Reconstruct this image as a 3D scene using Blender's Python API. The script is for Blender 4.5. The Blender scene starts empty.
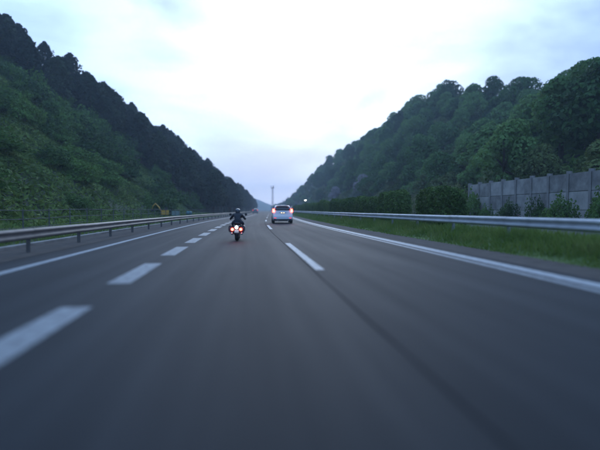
import bpy, bmesh, math, random
import numpy as np
from mathutils import Vector, Matrix

random.seed(7)
RNG = np.random.default_rng(11)
R = math.radians
S = bpy.context.scene
COL = S.collection

# ------------------------------------------------------------------ camera
cam_d = bpy.data.cameras.new('camera')
cam = bpy.data.objects.new('camera', cam_d)
COL.objects.link(cam)
cam.location = (0, 0, 1.2)
cam.rotation_euler = (R(90 - 1.84), 0, R(-6.47))
cam_d.sensor_width = 36
cam_d.lens = 28.0
cam_d.clip_start = 0.05
cam_d.clip_end = 9000
cam_d.dof.use_dof = True
cam_d.dof.focus_distance = 27
cam_d.dof.aperture_fstop = 0.26
S.camera = cam

# ------------------------------------------------------------------ world (overcast dusk sky)
SUN_EL, SUN_AZ = R(18), R(8)            # behind the clouds, ahead of the car
sun_dir = Vector((math.sin(SUN_AZ) * math.cos(SUN_EL), math.cos(SUN_AZ) * math.cos(SUN_EL), math.sin(SUN_EL)))
W = bpy.data.worlds.new('World')
S.world = W
W.use_nodes = True
nt = W.node_tree
nt.nodes.clear()
def N(t, typ, **kw):
    n = t.nodes.new(typ)
    for k, v in kw.items():
        if k in ('operation', 'blend_type', 'data_type', 'sky_type', 'sun_disc', 'noise_dimensions', 'attribute_name', 'interpolation', 'feature'):
            setattr(n, k, v)
        elif k == 'sky':
            for a, b in v.items(): setattr(n, a, b)
        else:
            n.inputs[k].default_value = v
    return n
wo = N(nt, 'ShaderNodeOutputWorld')
bg = N(nt, 'ShaderNodeBackground', Strength=0.1)
sky = N(nt, 'ShaderNodeTexSky', sky_type='NISHITA')
sky.sun_disc = False
sky.sun_elevation = SUN_EL
sky.sun_rotation = SUN_AZ
sky.air_density = 1.6
sky.dust_density = 1.0
tc = N(nt, 'ShaderNodeTexCoord')
mp = N(nt, 'ShaderNodeMapping')
mp.inputs['Scale'].default_value = (1.0, 1.0, 2.4)
nz = N(nt, 'ShaderNodeTexNoise', Scale=2.6, Detail=5.0, Roughness=0.5, Distortion=0.25)
cr = N(nt, 'ShaderNodeValToRGB')
cr.color_ramp.elements[0].position = 0.36
cr.color_ramp.elements[0].color = (5.8, 6.4, 7.4, 1)
cr.color_ramp.elements[1].position = 0.54
cr.color_ramp.elements[1].color = (10.6, 11.2, 11.9, 1)
dot = N(nt, 'ShaderNodeVectorMath', operation='DOT_PRODUCT')
dot.inputs[1].default_value = sun_dir
mr = N(nt, 'ShaderNodeMapRange')
mr.inputs['From Min'].default_value = 0.74
mr.inputs['From Max'].default_value = 1.0
mr.inputs['To Min'].default_value = 0.0
mr.inputs['To Max'].default_value = 1.0
mr.interpolation_type = 'SMOOTHSTEP'
tint = N(nt, 'ShaderNodeMix', data_type='RGBA')     # cloud is white before the hidden sun, dusk blue away from it
tint.inputs['A'].default_value = (0.34, 0.58, 1.02, 1)
tint.inputs['B'].default_value = (0.98, 1.22, 1.64, 1)
vm = N(nt, 'ShaderNodeVectorMath', operation='MULTIPLY')
mix = N(nt, 'ShaderNodeMix', data_type='RGBA')
mix.inputs['Factor'].default_value = 0.86        # cloud cover
nt.links.new(tc.outputs['Generated'], mp.inputs['Vector'])
nt.links.new(mp.outputs['Vector'], nz.inputs['Vector'])
nt.links.new(nz.outputs['Fac'], cr.inputs['Fac'])
nt.links.new(tc.outputs['Generated'], dot.inputs[0])
nt.links.new(dot.outputs['Value'], mr.inputs['Value'])
nt.links.new(cr.outputs['Color'], vm.inputs[0])
nt.links.new(mr.outputs['Result'], tint.inputs['Factor'])
nt.links.new(tint.outputs['Result'], vm.inputs[1])
nt.links.new(sky.outputs['Color'], mix.inputs['A'])
nt.links.new(vm.outputs['Vector'], mix.inputs['B'])
nt.links.new(mix.outputs['Result'], bg.inputs['Color'])
nt.links.new(bg.outputs['Background'], wo.inputs['Surface'])

# ------------------------------------------------------------------ sun (veiled by cloud)
sl = bpy.data.lights.new('sun', 'SUN')
sl.energy = 0.5
sl.angle = R(25)
sl.color = (0.86, 0.93, 1.0)
sun = bpy.data.objects.new('sun', sl)
COL.objects.link(sun)
sun.rotation_euler = (-sun_dir).to_track_quat('-Z', 'Y').to_euler()

# ------------------------------------------------------------------ exposure / render
S.view_settings.view_transform = 'Standard'
S.view_settings.look = 'None'
S.view_settings.gamma = 1
S.view_settings.exposure = 0.3
S.view_settings.use_curve_mapping = False
S.render.engine = 'CYCLES'
S.cycles.use_denoising = True
S.cycles.max_bounces = 6
S.cycles.diffuse_bounces = 2
S.cycles.glossy_bounces = 2
S.cycles.transmission_bounces = 3
S.cycles.transparent_max_bounces = 8
S.cycles.volume_bounces = 2
S.cycles.sample_clamp_indirect = 4

# ------------------------------------------------------------------ road alignment
def cx(y):
    """lateral position of the road's reference line at distance y"""
    if y < 20: return 0.0
    if y < 60: return 0.000625 * (y - 20) ** 2
    c = 1.0 + 0.05 * (y - 60)
    if y > 330: c -= 0.00009 * (y - 330) ** 2
    return c
def head(y):
    return math.atan2(cx(y + .5) - cx(y - .5), 1.0)     # bend to the right
def P(X, y, z=0.0):
    a = head(y)
    return Vector((cx(y) + X * math.cos(a), y - X * math.sin(a) * 0.0, z))

# ------------------------------------------------------------------ materials
MATS = {}
def mat(name, col, rough=0.6, metal=0.0, emit=None, estr=0.0, var=0.0, scale=3.0, spec=0.5, bump=0.0, coat=0.0, trans=0.0, alpha=1.0, objvar=0.0, obj_coords=True):
    m = bpy.data.materials.new(name)
    m.use_nodes = True
    t = m.node_tree
    b = t.nodes['Principled BSDF']
    b.inputs['Base Color'].default_value = (*col, 1)
    b.inputs['Roughness'].default_value = rough
    b.inputs['Metallic'].default_value = metal
    b.inputs['Specular IOR Level'].default_value = spec
    b.inputs['Coat Weight'].default_value = coat
    if trans: b.inputs['Transmission Weight'].default_value = trans
    if emit:
        b.inputs['Emission Color'].default_value = (*emit, 1)
        b.inputs['Emission Strength'].default_value = estr
    if var or bump or objvar:
        tcn = N(t, 'ShaderNodeTexCoord')
        n = N(t, 'ShaderNodeTexNoise', Scale=scale, Detail=6.0, Roughness=0.6)
        t.links.new(N(t, 'ShaderNodeNewGeometry').outputs['Position'] if objvar else tcn.outputs['Object'], n.inputs['Vector'])
        fac = n.outputs['Fac']
        if objvar:
            oi = N(t, 'ShaderNodeObjectInfo')
            ma = N(t, 'ShaderNodeMath', operation='MULTIPLY_ADD')
            ma.inputs[1].default_value = objvar
            t.links.new(oi.outputs['Random'], ma.inputs[0])
            sb = N(t, 'ShaderNodeMath', operation='SUBTRACT')
            sb.inputs[1].default_value = objvar / 2
            t.links.new(n.outputs['Fac'], ma.inputs[2])
            t.links.new(ma.outputs[0], sb.inputs[0])
            fac = sb.outputs[0]
        r = N(t, 'ShaderNodeValToRGB')
        r.color_ramp.elements[0].position = 0.25
        r.color_ramp.elements[1].position = 0.75
        r.color_ramp.elements[0].color = (*[c * (1 - var) for c in col], 1)
        r.color_ramp.elements[1].color = (*[min(1, c * (1 + var)) for c in col], 1)
        t.links.new(fac, r.inputs['Fac'])
        t.links.new(r.outputs['Color'], b.inputs['Base Color'])
        if bump:
            bn = N(t, 'ShaderNodeBump', Strength=bump, Distance=0.02)
            t.links.new(n.outputs['Fac'], bn.inputs['Height'])
            t.links.new(bn.outputs['Normal'], b.inputs['Normal'])
    MATS[name] = m
    return m

def leaf_mat(name, c0, c1, c2=None, scale=0.25, objvar=0.5, translucent=0.25):
    """foliage: hue drifts from plant to plant and from clump to clump"""
    m = bpy.data.materials.new(name)
    m.use_nodes = True
    t = m.node_tree
    t.nodes.clear()
    out = N(t, 'ShaderNodeOutputMaterial')
    tcn = N(t, 'ShaderNodeNewGeometry')
    n = N(t, 'ShaderNodeTexNoise', Scale=scale, Detail=3.0)
    t.links.new(tcn.outputs['Position'], n.inputs['Vector'])
    oi = N(t, 'ShaderNodeObjectInfo')
    ma = N(t, 'ShaderNodeMath', operation='MULTIPLY_ADD')
    ma.inputs[1].default_value = objvar
    ma.inputs[2].default_value = -objvar / 2
    t.links.new(oi.outputs['Random'], ma.inputs[0])
    pi = N(t, 'ShaderNodeMath', operation='MULTIPLY_ADD')
    pi.inputs[1].default_value = 0.3
    t.links.new(tcn.outputs['Random Per Island'], pi.inputs[0])
    t.links.new(ma.outputs[0], pi.inputs[2])
    ad = N(t, 'ShaderNodeMath', operation='ADD')
    t.links.new(n.outputs['Fac'], ad.inputs[0])
    t.links.new(pi.outputs[0], ad.inputs[1])
    r = N(t, 'ShaderNodeValToRGB')
    r.color_ramp.elements[0].position = 0.3
    r.color_ramp.elements[1].position = 0.95
    r.color_ramp.elements[0].color = (*c0, 1)
    r.color_ramp.elements[1].color = (*c1, 1)
    if c2:
        e = r.color_ramp.elements.new(0.62); e.color = (*c2, 1)
    t.links.new(ad.outputs[0], r.inputs['Fac'])
    d = N(t, 'ShaderNodeBsdfPrincipled', Roughness=0.75)
    d.inputs['Specular IOR Level'].default_value = 0.15
    t.links.new(r.outputs['Color'], d.inputs['Base Color'])
    tr = N(t, 'ShaderNodeBsdfTranslucent')
    t.links.new(r.outputs['Color'], tr.inputs['Color'])
    mx = N(t, 'ShaderNodeMixShader', Fac=translucent)
    t.links.new(d.outputs[0], mx.inputs[1])
    t.links.new(tr.outputs[0], mx.inputs[2])
    t.links.new(mx.outputs[0], out.inputs['Surface'])
    MATS[name] = m
    return m

def asphalt_mat(name, base=0.05):
    m = bpy.data.materials.new(name)
    m.use_nodes = True
    t = m.node_tree
    b = t.nodes['Principled BSDF']
    g = N(t, 'ShaderNodeUVMap')
    # long lengthwise streaks of wear (u across, v along, metres)
    mp1 = N(t, 'ShaderNodeMapping'); mp1.inputs['Scale'].default_value = (1.6, 0.018, 1)
    n1 = N(t, 'ShaderNodeTexNoise', Scale=1.0, Detail=4.0, Roughness=0.6)
    mp2 = N(t, 'ShaderNodeMapping'); mp2.inputs['Scale'].default_value = (0.35, 0.06, 1)
    n2 = N(t, 'ShaderNodeTexNoise', Scale=1.0, Detail=5.0, Roughness=0.65)
    n3 = N(t, 'ShaderNodeTexNoise', Scale=55.0, Detail=2.0, Roughness=0.7)
    t.links.new(g.outputs['UV'], mp1.inputs['Vector']); t.links.new(mp1.outputs[0], n1.inputs['Vector'])
    t.links.new(g.outputs['UV'], mp2.inputs['Vector']); t.links.new(mp2.outputs[0], n2.inputs['Vector'])
    t.links.new(g.outputs['UV'], n3.inputs['Vector'])
    a1 = N(t, 'ShaderNodeMath', operation='ADD'); t.links.new(n1.outputs['Fac'], a1.inputs[0]); t.links.new(n2.outputs['Fac'], a1.inputs[1])
    a2 = N(t, 'ShaderNodeMath', operation='MULTIPLY_ADD'); a2.inputs[1].default_value = 0.35
    t.links.new(n3.outputs['Fac'], a2.inputs[0]); t.links.new(a1.outputs[0], a2.inputs[2])
    r = N(t, 'ShaderNodeValToRGB')
    r.color_ramp.elements[0].position = 0.75
    r.color_ramp.elements[1].position = 1.0
    r.color_ramp.elements[0].color = (base * .70, base * .78, base * .88, 1)
    r.color_ramp.elements[1].color = (base * 1.12, base * 1.22, base * 1.34, 1)
    sc = N(t, 'ShaderNodeMath', operation='MULTIPLY'); sc.inputs[1].default_value = 0.74
    t.links.new(a2.outputs[0], sc.inputs[0])
    t.links.new(sc.outputs[0], r.inputs['Fac'])
    t.links.new(r.outputs['Color'], b.inputs['Base Color'])
    rr = N(t, 'ShaderNodeMapRange')
    rr.inputs['From Min'].default_value = 0.6; rr.inputs['From Max'].default_value = 1.4
    rr.inputs['To Min'].default_value = 0.80; rr.inputs['To Max'].default_value = 0.66
    t.links.new(a1.outputs[0], rr.inputs['Value'])
    t.links.new(rr.outputs[0], b.inputs['Roughness'])
    b.inputs['Specular IOR Level'].default_value = 0.22
    bn = N(t, 'ShaderNodeBump', Strength=0.35, Distance=0.006)
    t.links.new(n3.outputs['Fac'], bn.inputs['Height'])
    t.links.new(bn.outputs['Normal'], b.inputs['Normal'])
    MATS[name] = m
    return m

def paint_mat(name, col=0.6, wear=0.4):
    m = bpy.data.materials.new(name)
    m.use_nodes = True
    t = m.node_tree
    b = t.nodes['Principled BSDF']
    g = N(t, 'ShaderNodeNewGeometry')
    n = N(t, 'ShaderNodeTexNoise', Scale=7.0, Detail=8.0, Roughness=0.75)
    t.links.new(g.outputs['Position'], n.inputs['Vector'])
    r = N(t, 'ShaderNodeValToRGB')
    r.color_ramp.elements[0].position = 0.38
    r.color_ramp.elements[1].position = 0.60
    r.color_ramp.elements[0].color = (col * wear, col * wear, col * wear, 1)
    r.color_ramp.elements[1].color = (col, col * 1.0, col * .98, 1)
    t.links.new(n.outputs['Fac'], r.inputs['Fac'])
    t.links.new(r.outputs['Color'], b.inputs['Base Color'])
    b.inputs['Roughness'].default_value = 0.6
    MATS[name] = m
    return m

asphalt_mat('asphalt', 0.024)
asphalt_mat('asphalt_old', 0.06)
paint_mat('paint', 0.48, 0.5)
paint_mat('paint_worn', 0.36, 0.5)
paint_mat('paint_dash', 0.36, 0.45)
mat('tar', (0.018, 0.018, 0.019), 0.95, spec=.1, var=.3, scale=4)
mat('dirt', (0.062, 0.05, 0.042), 0.95, var=.45, scale=2.5, bump=.6)
mat('earth', (0.05, 0.055, 0.03), 0.95, var=.5, scale=.4, bump=.5)
mat('slope_earth', (0.04, 0.055, 0.024), 0.95, var=.55, scale=.25, bump=.5)
mat('forest_floor', (0.03, 0.038, 0.02), 0.95, var=.5, scale=.3, bump=.5)
mat('grass_ground', (0.10, 0.15, 0.04), 0.95, var=.45, scale=1.2, bump=.6)
mat('far_hill', (0.035, 0.055, 0.035), 0.95, var=.4, scale=.02)
mat('concrete', (0.36, 0.33, 0.30), 0.9, var=.45, scale=1.3, bump=.25, objvar=.35)
mat('concrete_dark', (0.27, 0.25, 0.23), 0.85, var=.35, scale=1.5, bump=.25)
mat('rail_zinc', (0.52, 0.52, 0.53), 0.62, metal=.0, var=.25, scale=1.6, objvar=.3)
mat('rail_brown', (0.19, 0.165, 0.15), 0.55, metal=.2, var=.3, scale=1.6, objvar=.3)
mat('post_brown', (0.12, 0.105, 0.095), 0.6, var=.3, scale=3)
mat('galv', (0.33, 0.34, 0.35), 0.5, metal=.5, var=.25, scale=3)
mat('fence_grey', (0.10, 0.10, 0.10), 0.8, metal=.0, var=.3, scale=3)
mat('bark', (0.07, 0.052, 0.04), 0.95, var=.4, scale=6, bump=.5)
mat('bark_cedar', (0.085, 0.055, 0.04), 0.95, var=.4, scale=6, bump=.5)
leaf_mat('leaf_broad', (0.045, 0.10, 0.032), (0.17, 0.29, 0.085), (0.095, 0.195, 0.055), scale=.12, objvar=.95, translucent=.35)
leaf_mat('leaf_yellow', (0.07, 0.11, 0.03), (0.17, 0.21, 0.07), scale=.2, objvar=.5)
leaf_mat('leaf_mauve', (0.28, 0.25, 0.27), (0.45, 0.40, 0.43), scale=.6, objvar=.3)
leaf_mat('leaf_pale', (0.09, 0.12, 0.085), (0.2, 0.23, 0.17), scale=.6, objvar=.3)
leaf_mat('leaf_cedar', (0.014, 0.028, 0.018), (0.055, 0.075, 0.035), (0.026, 0.044, 0.024), scale=.12, objvar=.55, translucent=.12)
leaf_mat('leaf_hedge', (0.045, 0.09, 0.02), (0.14, 0.22, 0.05), scale=1.2, objvar=.35)
leaf_mat('leaf_weed', (0.04, 0.07, 0.02), (0.20, 0.26, 0.06), (0.105, 0.165, 0.037), scale=.22, objvar=0)
leaf_mat('leaf_bush', (0.035, 0.08, 0.022), (0.13, 0.23, 0.05), scale=.5, objvar=.7)
leaf_mat('grass', (0.10, 0.17, 0.03), (0.24, 0.28, 0.08), (0.15, 0.23, 0.045), scale=.7, objvar=0)
mat('car_white', (0.75, 0.76, 0.78), 0.3, coat=.6, var=.04, scale=2)
mat('car_grey', (0.16, 0.17, 0.19), 0.3, coat=.6)
mat('glass_dark', (0.02, 0.025, 0.03), 0.08, spec=.7)
mat('plastic_black', (0.02, 0.02, 0.022), 0.55)
mat('rubber', (0.018, 0.018, 0.018), 0.8)
mat('alloy', (0.45, 0.46, 0.47), 0.35, metal=.9)
mat('chrome', (0.6, 0.6, 0.62), 0.18, metal=1)
mat('bike_black', (0.018, 0.018, 0.022), 0.3, coat=.5)
mat('leather', (0.022, 0.021, 0.022), 0.6, var=.3, scale=12, bump=.15)
mat('jacket', (0.02, 0.022, 0.028), 0.75, var=.3, scale=9, bump=.2)
mat('jeans', (0.025, 0.03, 0.045), 0.85, var=.3, scale=9, bump=.2)
mat('skin', (0.45, 0.28, 0.2), 0.55)
mat('helmet', (0.05, 0.055, 0.065), 0.25, coat=.8)
mat('tail_lamp_lit', (0.6, 0.02, 0.02), 0.3, emit=(1, 0.05, 0.03), estr=16)
mat('lamp_core', (0.9, 0.5, 0.4), 0.3, emit=(1, 0.28, 0.16), estr=22)
mat('far_lamp_and_reflector_glow', (0.6, 0.02, 0.02), 0.3, emit=(1, 0.05, 0.05), estr=1.2)
mat('lamp_white', (0.9, 0.9, 0.9), 0.3, emit=(1, 0.93, 0.86), estr=14)
mat('lamp_warm', (0.9, 0.8, 0.6), 0.3, emit=(1, 0.72, 0.38), estr=4)
mat('street_white', (0.9, 0.9, 0.9), 0.3, emit=(1, 0.98, 0.88), estr=14)
mat('plate_white', (0.75, 0.73, 0.66), 0.5)
mat('yellow_paint', (0.60, 0.33, 0.04), 0.45, var=.25, scale=3)
mat('pale_green', (0.20, 0.28, 0.25), 0.5, var=.2, scale=3)
mat('teal_paint', (0.06, 0.20, 0.22), 0.5, var=.25, scale=3)
mat('steel_dark', (0.05, 0.05, 0.052), 0.5, metal=.6, var=.3, scale=5)
mat('reflector', (0.7, 0.35, 0.05), 0.3)

# ------------------------------------------------------------------ mesh helpers
class MB:
    def __init__(s): s.v = []; s.f = []; s.m = []
    def add(s, vs, fs, mi=0):
        o = len(s.v); s.v += [tuple(v) for v in vs]; s.f += [tuple(i + o for i in f) for f in fs]; s.m += [mi] * len(fs); return s
    def box(s, c, d, rot=None, mi=0, taper=1.0):
        x, y, z = d[0] / 2, d[1] / 2, d[2] / 2
        vs = []
        for k in (-1, 1):
            q = taper if k > 0 else 1
            vs += [Vector((-x * q, -y * q, k * z)), Vector((x * q, -y * q, k * z)), Vector((x * q, y * q, k * z)), Vector((-x * q, y * q, k * z))]
        if rot is not None: vs = [rot @ v for v in vs]
        c = Vector(c)
        return s.add([v + c for v in vs], [(0, 3, 2, 1), (4, 5, 6, 7), (0, 1, 5, 4), (1, 2, 6, 5), (2, 3, 7, 6), (3, 0, 4, 7)], mi)
    def tube(s, pts, r, n=8, mi=0, cap=True):
        pts = [Vector(p) for p in pts]
        rs = r if isinstance(r, (list, tuple)) else [r] * len(pts)
        rings = []
        up = Vector((0, 0, 1))
        for i, p in enumerate(pts):
            d = (pts[min(i + 1, len(pts) - 1)] - pts[max(i - 1, 0)]).normalized()
            a = d.cross(up if abs(d.z) < .9 else Vector((1, 0, 0))).normalized()
            b = d.cross(a)
            rings.append([p + (a * math.cos(2 * math.pi * k / n) + b * math.sin(2 * math.pi * k / n)) * rs[i] for k in range(n)])
        vs = [v for q in rings for v in q]
        fs = [(i * n + k, i * n + (k + 1) % n, (i + 1) * n + (k + 1) % n, (i + 1) * n + k) for i in range(len(pts) - 1) for k in range(n)]
        if cap: fs += [tuple(range(n))[::-1], tuple(range((len(pts) - 1) * n, len(pts) * n))]
        return s.add(vs, fs, mi)
    def lathe(s, prof, axis='z', n=20, c=(0, 0, 0), mi=0, close=False):
        """prof: list of (radius, height along axis)"""
        vs = []
        for r, h in prof:
            for k in range(n):
                a = 2 * math.pi * k / n
                u, w = r * math.cos(a), r * math.sin(a)
                vs.append(Vector((u, w, h) if axis == 'z' else (h, u, w) if axis == 'x' else (w, h, u)) + Vector(c))
        m = len(prof)
        fs = [(i * n + k, i * n + (k + 1) % n, ((i + 1) % m) * n + (k + 1) % n, ((i + 1) % m) * n + k) for i in range(m if close else m - 1) for k in range(n)]
        if not close: fs += [tuple(range(n))[::-1], tuple(range((m - 1) * n, m * n))]
        return s.add(vs, fs, mi)
    def loft(s, secs, mi=0, cap=True, closed=True):
        n = len(secs[0]); vs = [v for q in secs for v in q]
        fs = []
        for i in range(len(secs) - 1):
            for k in range(n if closed else n - 1):
                fs.append((i * n + k, i * n + (k + 1) % n, (i + 1) * n + (k + 1) % n, (i + 1) * n + k))
        if cap: fs += [tuple(range(n))[::-1], tuple(range((len(secs) - 1) * n, len(secs) * n))]
        return s.add(vs, fs, mi)
    def mesh(s, name, mats, smooth=False, bevel=0.0, fixn=True):
        me = bpy.data.meshes.new(name)
        me.from_pydata(s.v, [], s.f)
        mats = mats if isinstance(mats, (list, tuple)) else [mats]
        for q in mats: me.materials.append(MATS[q])
        me.polygons.foreach_set('material_index', s.m)
        if fixn or bevel:
            bm = bmesh.new(); bm.from_mesh(me)
            if bevel:
                bmesh.ops.bevel(bm, geom=[e for e in bm.edges], offset=bevel, segments=2, affect='EDGES', clamp_overlap=True)
            bmesh.ops.recalc_face_normals(bm, faces=bm.faces)
            bm.to_mesh(me); bm.free()
        if smooth: me.polygons.foreach_set('use_smooth', [True] * len(me.polygons))
        return me
    def build(s, name, mats, parent=None, smooth=False, bevel=0.0, subsurf=0):
        o = link(name, s.mesh(name, mats, smooth or subsurf > 0, bevel), parent)
        if subsurf:
            md = o.modifiers.new('subdivision', 'SUBSURF'); md.levels = subsurf; md.render_levels = subsurf
        return o

def link(name, me, parent=None, loc=None, rot=None):
    o = bpy.data.objects.new(name, me)
    COL.objects.link(o)
    if parent is not None: o.parent = parent
    if loc is not None: o.location = loc
    if rot is not None: o.rotation_euler = rot
    return o
def thing(name, label, cat, loc=(0, 0, 0), rz=0.0, group=None):
    o = bpy.data.objects.new(name, None)
    COL.objects.link(o)
    o.empty_display_size = .2
    o.location = loc; o.rotation_euler = (0, 0, rz)
    return tag(o, label, cat, group)
def tag(o, label, cat, group=None):
    o['label'] = label; o['category'] = cat
    if group: o['group'] = group
    return o
def structure(o, label=None):
    o['kind'] = 'structure'
    if label: o['label'] = label
    return o
def stuff(o, label, cat):
    o['kind'] = 'stuff'; o['label'] = label; o['category'] = cat
    return o
def np_mesh(name, verts, quads, material, k=4):
    me = bpy.data.meshes.new(name)
    nv, nf = len(verts), len(quads)
    me.vertices.add(nv); me.vertices.foreach_set('co', np.asarray(verts, np.float32).ravel())
    me.loops.add(nf * k); me.loops.foreach_set('vertex_index', np.asarray(quads, np.int32).ravel())
    me.polygons.add(nf)
    me.polygons.foreach_set('loop_start', np.arange(0, nf * k, k, dtype=np.int32))
    me.update(calc_edges=True)
    me.materials.append(MATS[material])
    me.validate()
    return me

# ------------------------------------------------------------------ foliage builders (numpy)
def unit(v): return v / np.maximum(np.linalg.norm(v, axis=1, keepdims=True), 1e-6)
def leaf_cards(pos, nrm, size, jitter=0.8, aspect=1.5):
    """bent four-sided leaf sprays at POS facing roughly NRM: (verts, quads)"""
    n = len(pos)
    nn = unit(nrm + RNG.normal(0, jitter, (n, 3)))
    a = unit(np.cross(nn, RNG.normal(0, 1, (n, 3))))
    b = np.cross(nn, a)
    sz = size * RNG.uniform(.6, 1.35, (n, 1))
    l = sz * aspect * .5; w = sz * .5
    bend = nn * sz * RNG.uniform(-.25, .25, (n, 1))
    v = np.stack([pos - a * l, pos - b * w + bend, pos + a * l, pos + b * w + bend], 1).reshape(-1, 3)
    q = np.arange(4 * n).reshape(-1, 4)
    return v, q

def broadleaf(name, seed, material, h=7.5, rad=3.6, n=5200, leaf=.30, lean=.7):
    global RNG
    RNG = np.random.default_rng(seed)
    lobes = []
    base = h * .16
    nl = 21
    for i in range(nl):
        a = i * 2.399 + RNG.uniform(-.4, .4)
        t = (i + .5) / nl
        rr = rad * .72 * math.sin(math.pi * (0.26 + .70 * t)) * RNG.uniform(.6, 1.1)
        z = base + rad * .3 + (h - base - rad * .55) * t
        lobes.append((rr * math.cos(a) + lean * t, rr * math.sin(a) * RNG.uniform(.7, 1.3), z + RNG.normal(0, .35), rad * RNG.uniform(.2, .46)))
    vol = np.array([l[3] ** 2 for l in lobes]); vol /= vol.sum()
    pick = RNG.choice(nl, n, p=vol)
    L = np.array(lobes)[pick]
    d = unit(RNG.normal(0, 1, (n, 3)))
    d[:, 2] = np.where(d[:, 2] < -.75, -d[:, 2], d[:, 2])
    r = L[:, 3:4] * RNG.uniform(.72, 1.12, (n, 1)) ** .7
    pos = L[:, :3] + d * r * np.array([1, 1, .82])
    v, q = leaf_cards(pos, d * 1.1 + np.array([0, 0, .35]), leaf)
    crown = np_mesh(name + '_crown', v, q, material)
    m = MB()
    m.tube([(0, 0, -.6), (.05, 0, h * .2), (-.05, .08, h * .42), (0, 0, h * .72)], [h * .032, h * .026, h * .02, h * .008], 7)
    for l in lobes[::3]:
        z0 = h * RNG.uniform(.28, .5)
        m.tube([(0, 0, z0), (l[0] * .5, l[1] * .5, (z0 + l[2]) * .52), (l[0], l[1], l[2])], [h * .013, h * .009, h * .003], 5)
    return crown, m.mesh(name + '_trunk', 'bark', True)

def cedar(name, seed, h=11, rad=2.1, n=3600, leaf=.32):
    global RNG
    RNG = np.random.default_rng(seed)
    t = RNG.uniform(0, 1, n)
    z = h * (.24 + .76 * t)
    env = rad * np.sqrt(np.maximum(1 - t ** 2.1, 0)) * .92 + .1
    low = np.clip((t) / .12, .35, 1)
    whorl = (np.sin(z * 7.0 + seed) * .5 + .5)
    a = RNG.uniform(0, 2 * math.pi, n)
    side = 1 + .28 * np.sin(a * 3 + z * 1.3 + seed) + .2 * np.sin(a * 5 - z * 2.1)
    r = env * low * side * (RNG.uniform(.25, 1, n) ** .45) * (.72 + .28 * whorl)
    d = np.stack([np.cos(a), np.sin(a), np.zeros(n)], 1)
    pos = d * r[:, None]; pos[:, 2] = z - r * .28 + RNG.normal(0, .12, n)
    v, q = leaf_cards(pos, d * .6 + np.array([0, 0, .9]), leaf, jitter=.55, aspect=1.9)
    crown = np_mesh(name + '_crown', v, q, 'leaf_cedar')
    m = MB()
    m.tube([(0, 0, -.8), (.03, 0, h * .3), (-.02, .03, h * .65), (0, 0, h * .99)], [h * .02, h * .015, h * .008, .015], 7)
    for k in range(9):
        zz = h * (.2 + .07 * k); aa = k * 2.4; rr = rad * .75 * (1 - .09 * k)
        m.tube([(0, 0, zz), (rr * .5 * math.cos(aa), rr * .5 * math.sin(aa), zz + .1), (rr * math.cos(aa), rr * math.sin(aa), zz - .15)], [.05, .035, .012], 4)
    return crown, m.mesh(name + '_trunk', 'bark_cedar', True)

def bush_mesh(name, seed, material, rx=1.0, ry=1.0, h=1.2, n=700, leaf=.17, boxy=False):
    global RNG
    RNG = np.random.default_rng(seed)
    d = unit(RNG.normal(0, 1, (n, 3)))
    if boxy:
        p = 5.0
        k = (np.abs(d) ** p).sum(1, keepdims=True) ** (-1 / p)
        pos = d * k * RNG.uniform(.86, 1.04, (n, 1))
        pos *= np.array([rx, ry, h / 2]); pos[:, 2] += h / 2
        pos += .07 * np.sin(pos[:, [1, 2, 0]] * 3.7 + seed)
    else:
        d[:, 2] = np.abs(d[:, 2])
        ang = np.arctan2(d[:, 1], d[:, 0])
        s = 1 + .2 * np.sin(ang * 3 + seed) + .16 * np.sin(d[:, 2] * 7 + ang * 2 + seed * 2)
        pos = d * (s * RNG.uniform(.7, 1.05, n))[:, None] * np.array([rx, ry, h])
    v, q = leaf_cards(pos, d, leaf)
    fol = np_mesh(name, v, q, material)
    m = MB()
    for k in range(6):
        a = k * 1.05 + seed
        m.tube([(.06 * math.cos(a) * (1 if not boxy else ry * 5), .06 * math.sin(a) * (1 if not boxy else ry * 5), -.25),
                (rx * .3 * math.cos(a), ry * .4 * math.sin(a), h * .4), (rx * .55 * math.cos(a), ry * .65 * math.sin(a), h * .8)], [.03, .02, .008], 5)
    return fol, m.mesh(name + '_stems', 'bark', True)

def plant(name, label, cat, group, parts, loc, rz, sc):
    o = thing(name, label, cat, loc, rz, group)
    o.scale = sc
    for nm, me in parts: link(nm, me, o)
    return o

# ------------------------------------------------------------------ terrain height
def smooth(a, b, x):
    t = min(1, max(0, (x - a) / (b - a))); return t * t * (3 - 2 * t)
def wob(x, y): return math.sin(x * .31 + y * .17) * .5 + math.sin(x * .13 - y * .29 + 1.3) * .6 + math.sin(y * .07 + 2) * .8
def z_left(X, y):
    a = -X
    if a < 7.0: return -.02
    if a < 11.5: return -.02 + .30 * smooth(7.0, 8.2, a) + .03 * wob(X * 3, y * 2) * smooth(7.2, 9, a)
    z = .28 + .76 * (a - 11.5) * smooth(10.5, 16, a) if a < 52 else .28 + .76 * 40.5 + .30 * (a - 52)
    return z + .35 * wob(X, y) * smooth(12, 22, a)
RZ = [(-20, 18), (50, 17.5), (66, 15.6), (82, 14.6), (100, 19.6), (112, 24.5), (140, 32.0), (172, 33), (226, 31), (300, 33), (360, 28), (450, 20), (560, 11), (700, 6), (900, 4)]
def ridge(y):
    for (a, b), (c, d) in zip(RZ, RZ[1:]):
        if a <= y <= c: return b + (d - b) * (y - a) / (c - a)
    return RZ[-1][1]
def foot(y): return 22.5 - 9.0 * smooth(170, 330, y)
def z_right(X, y):
    f = foot(y); H = ridge(y); top = f + 30
    if X < f: return .0
    if X < top:
        t = (X - f) / 30
        z = H * (t ** 1.05 * (1.12 - .12 * t))
    else: z = H + (X - top) * .12
    return z + .4 * wob(X * .8, y * .8) * smooth(f, f + 8, X)

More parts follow.
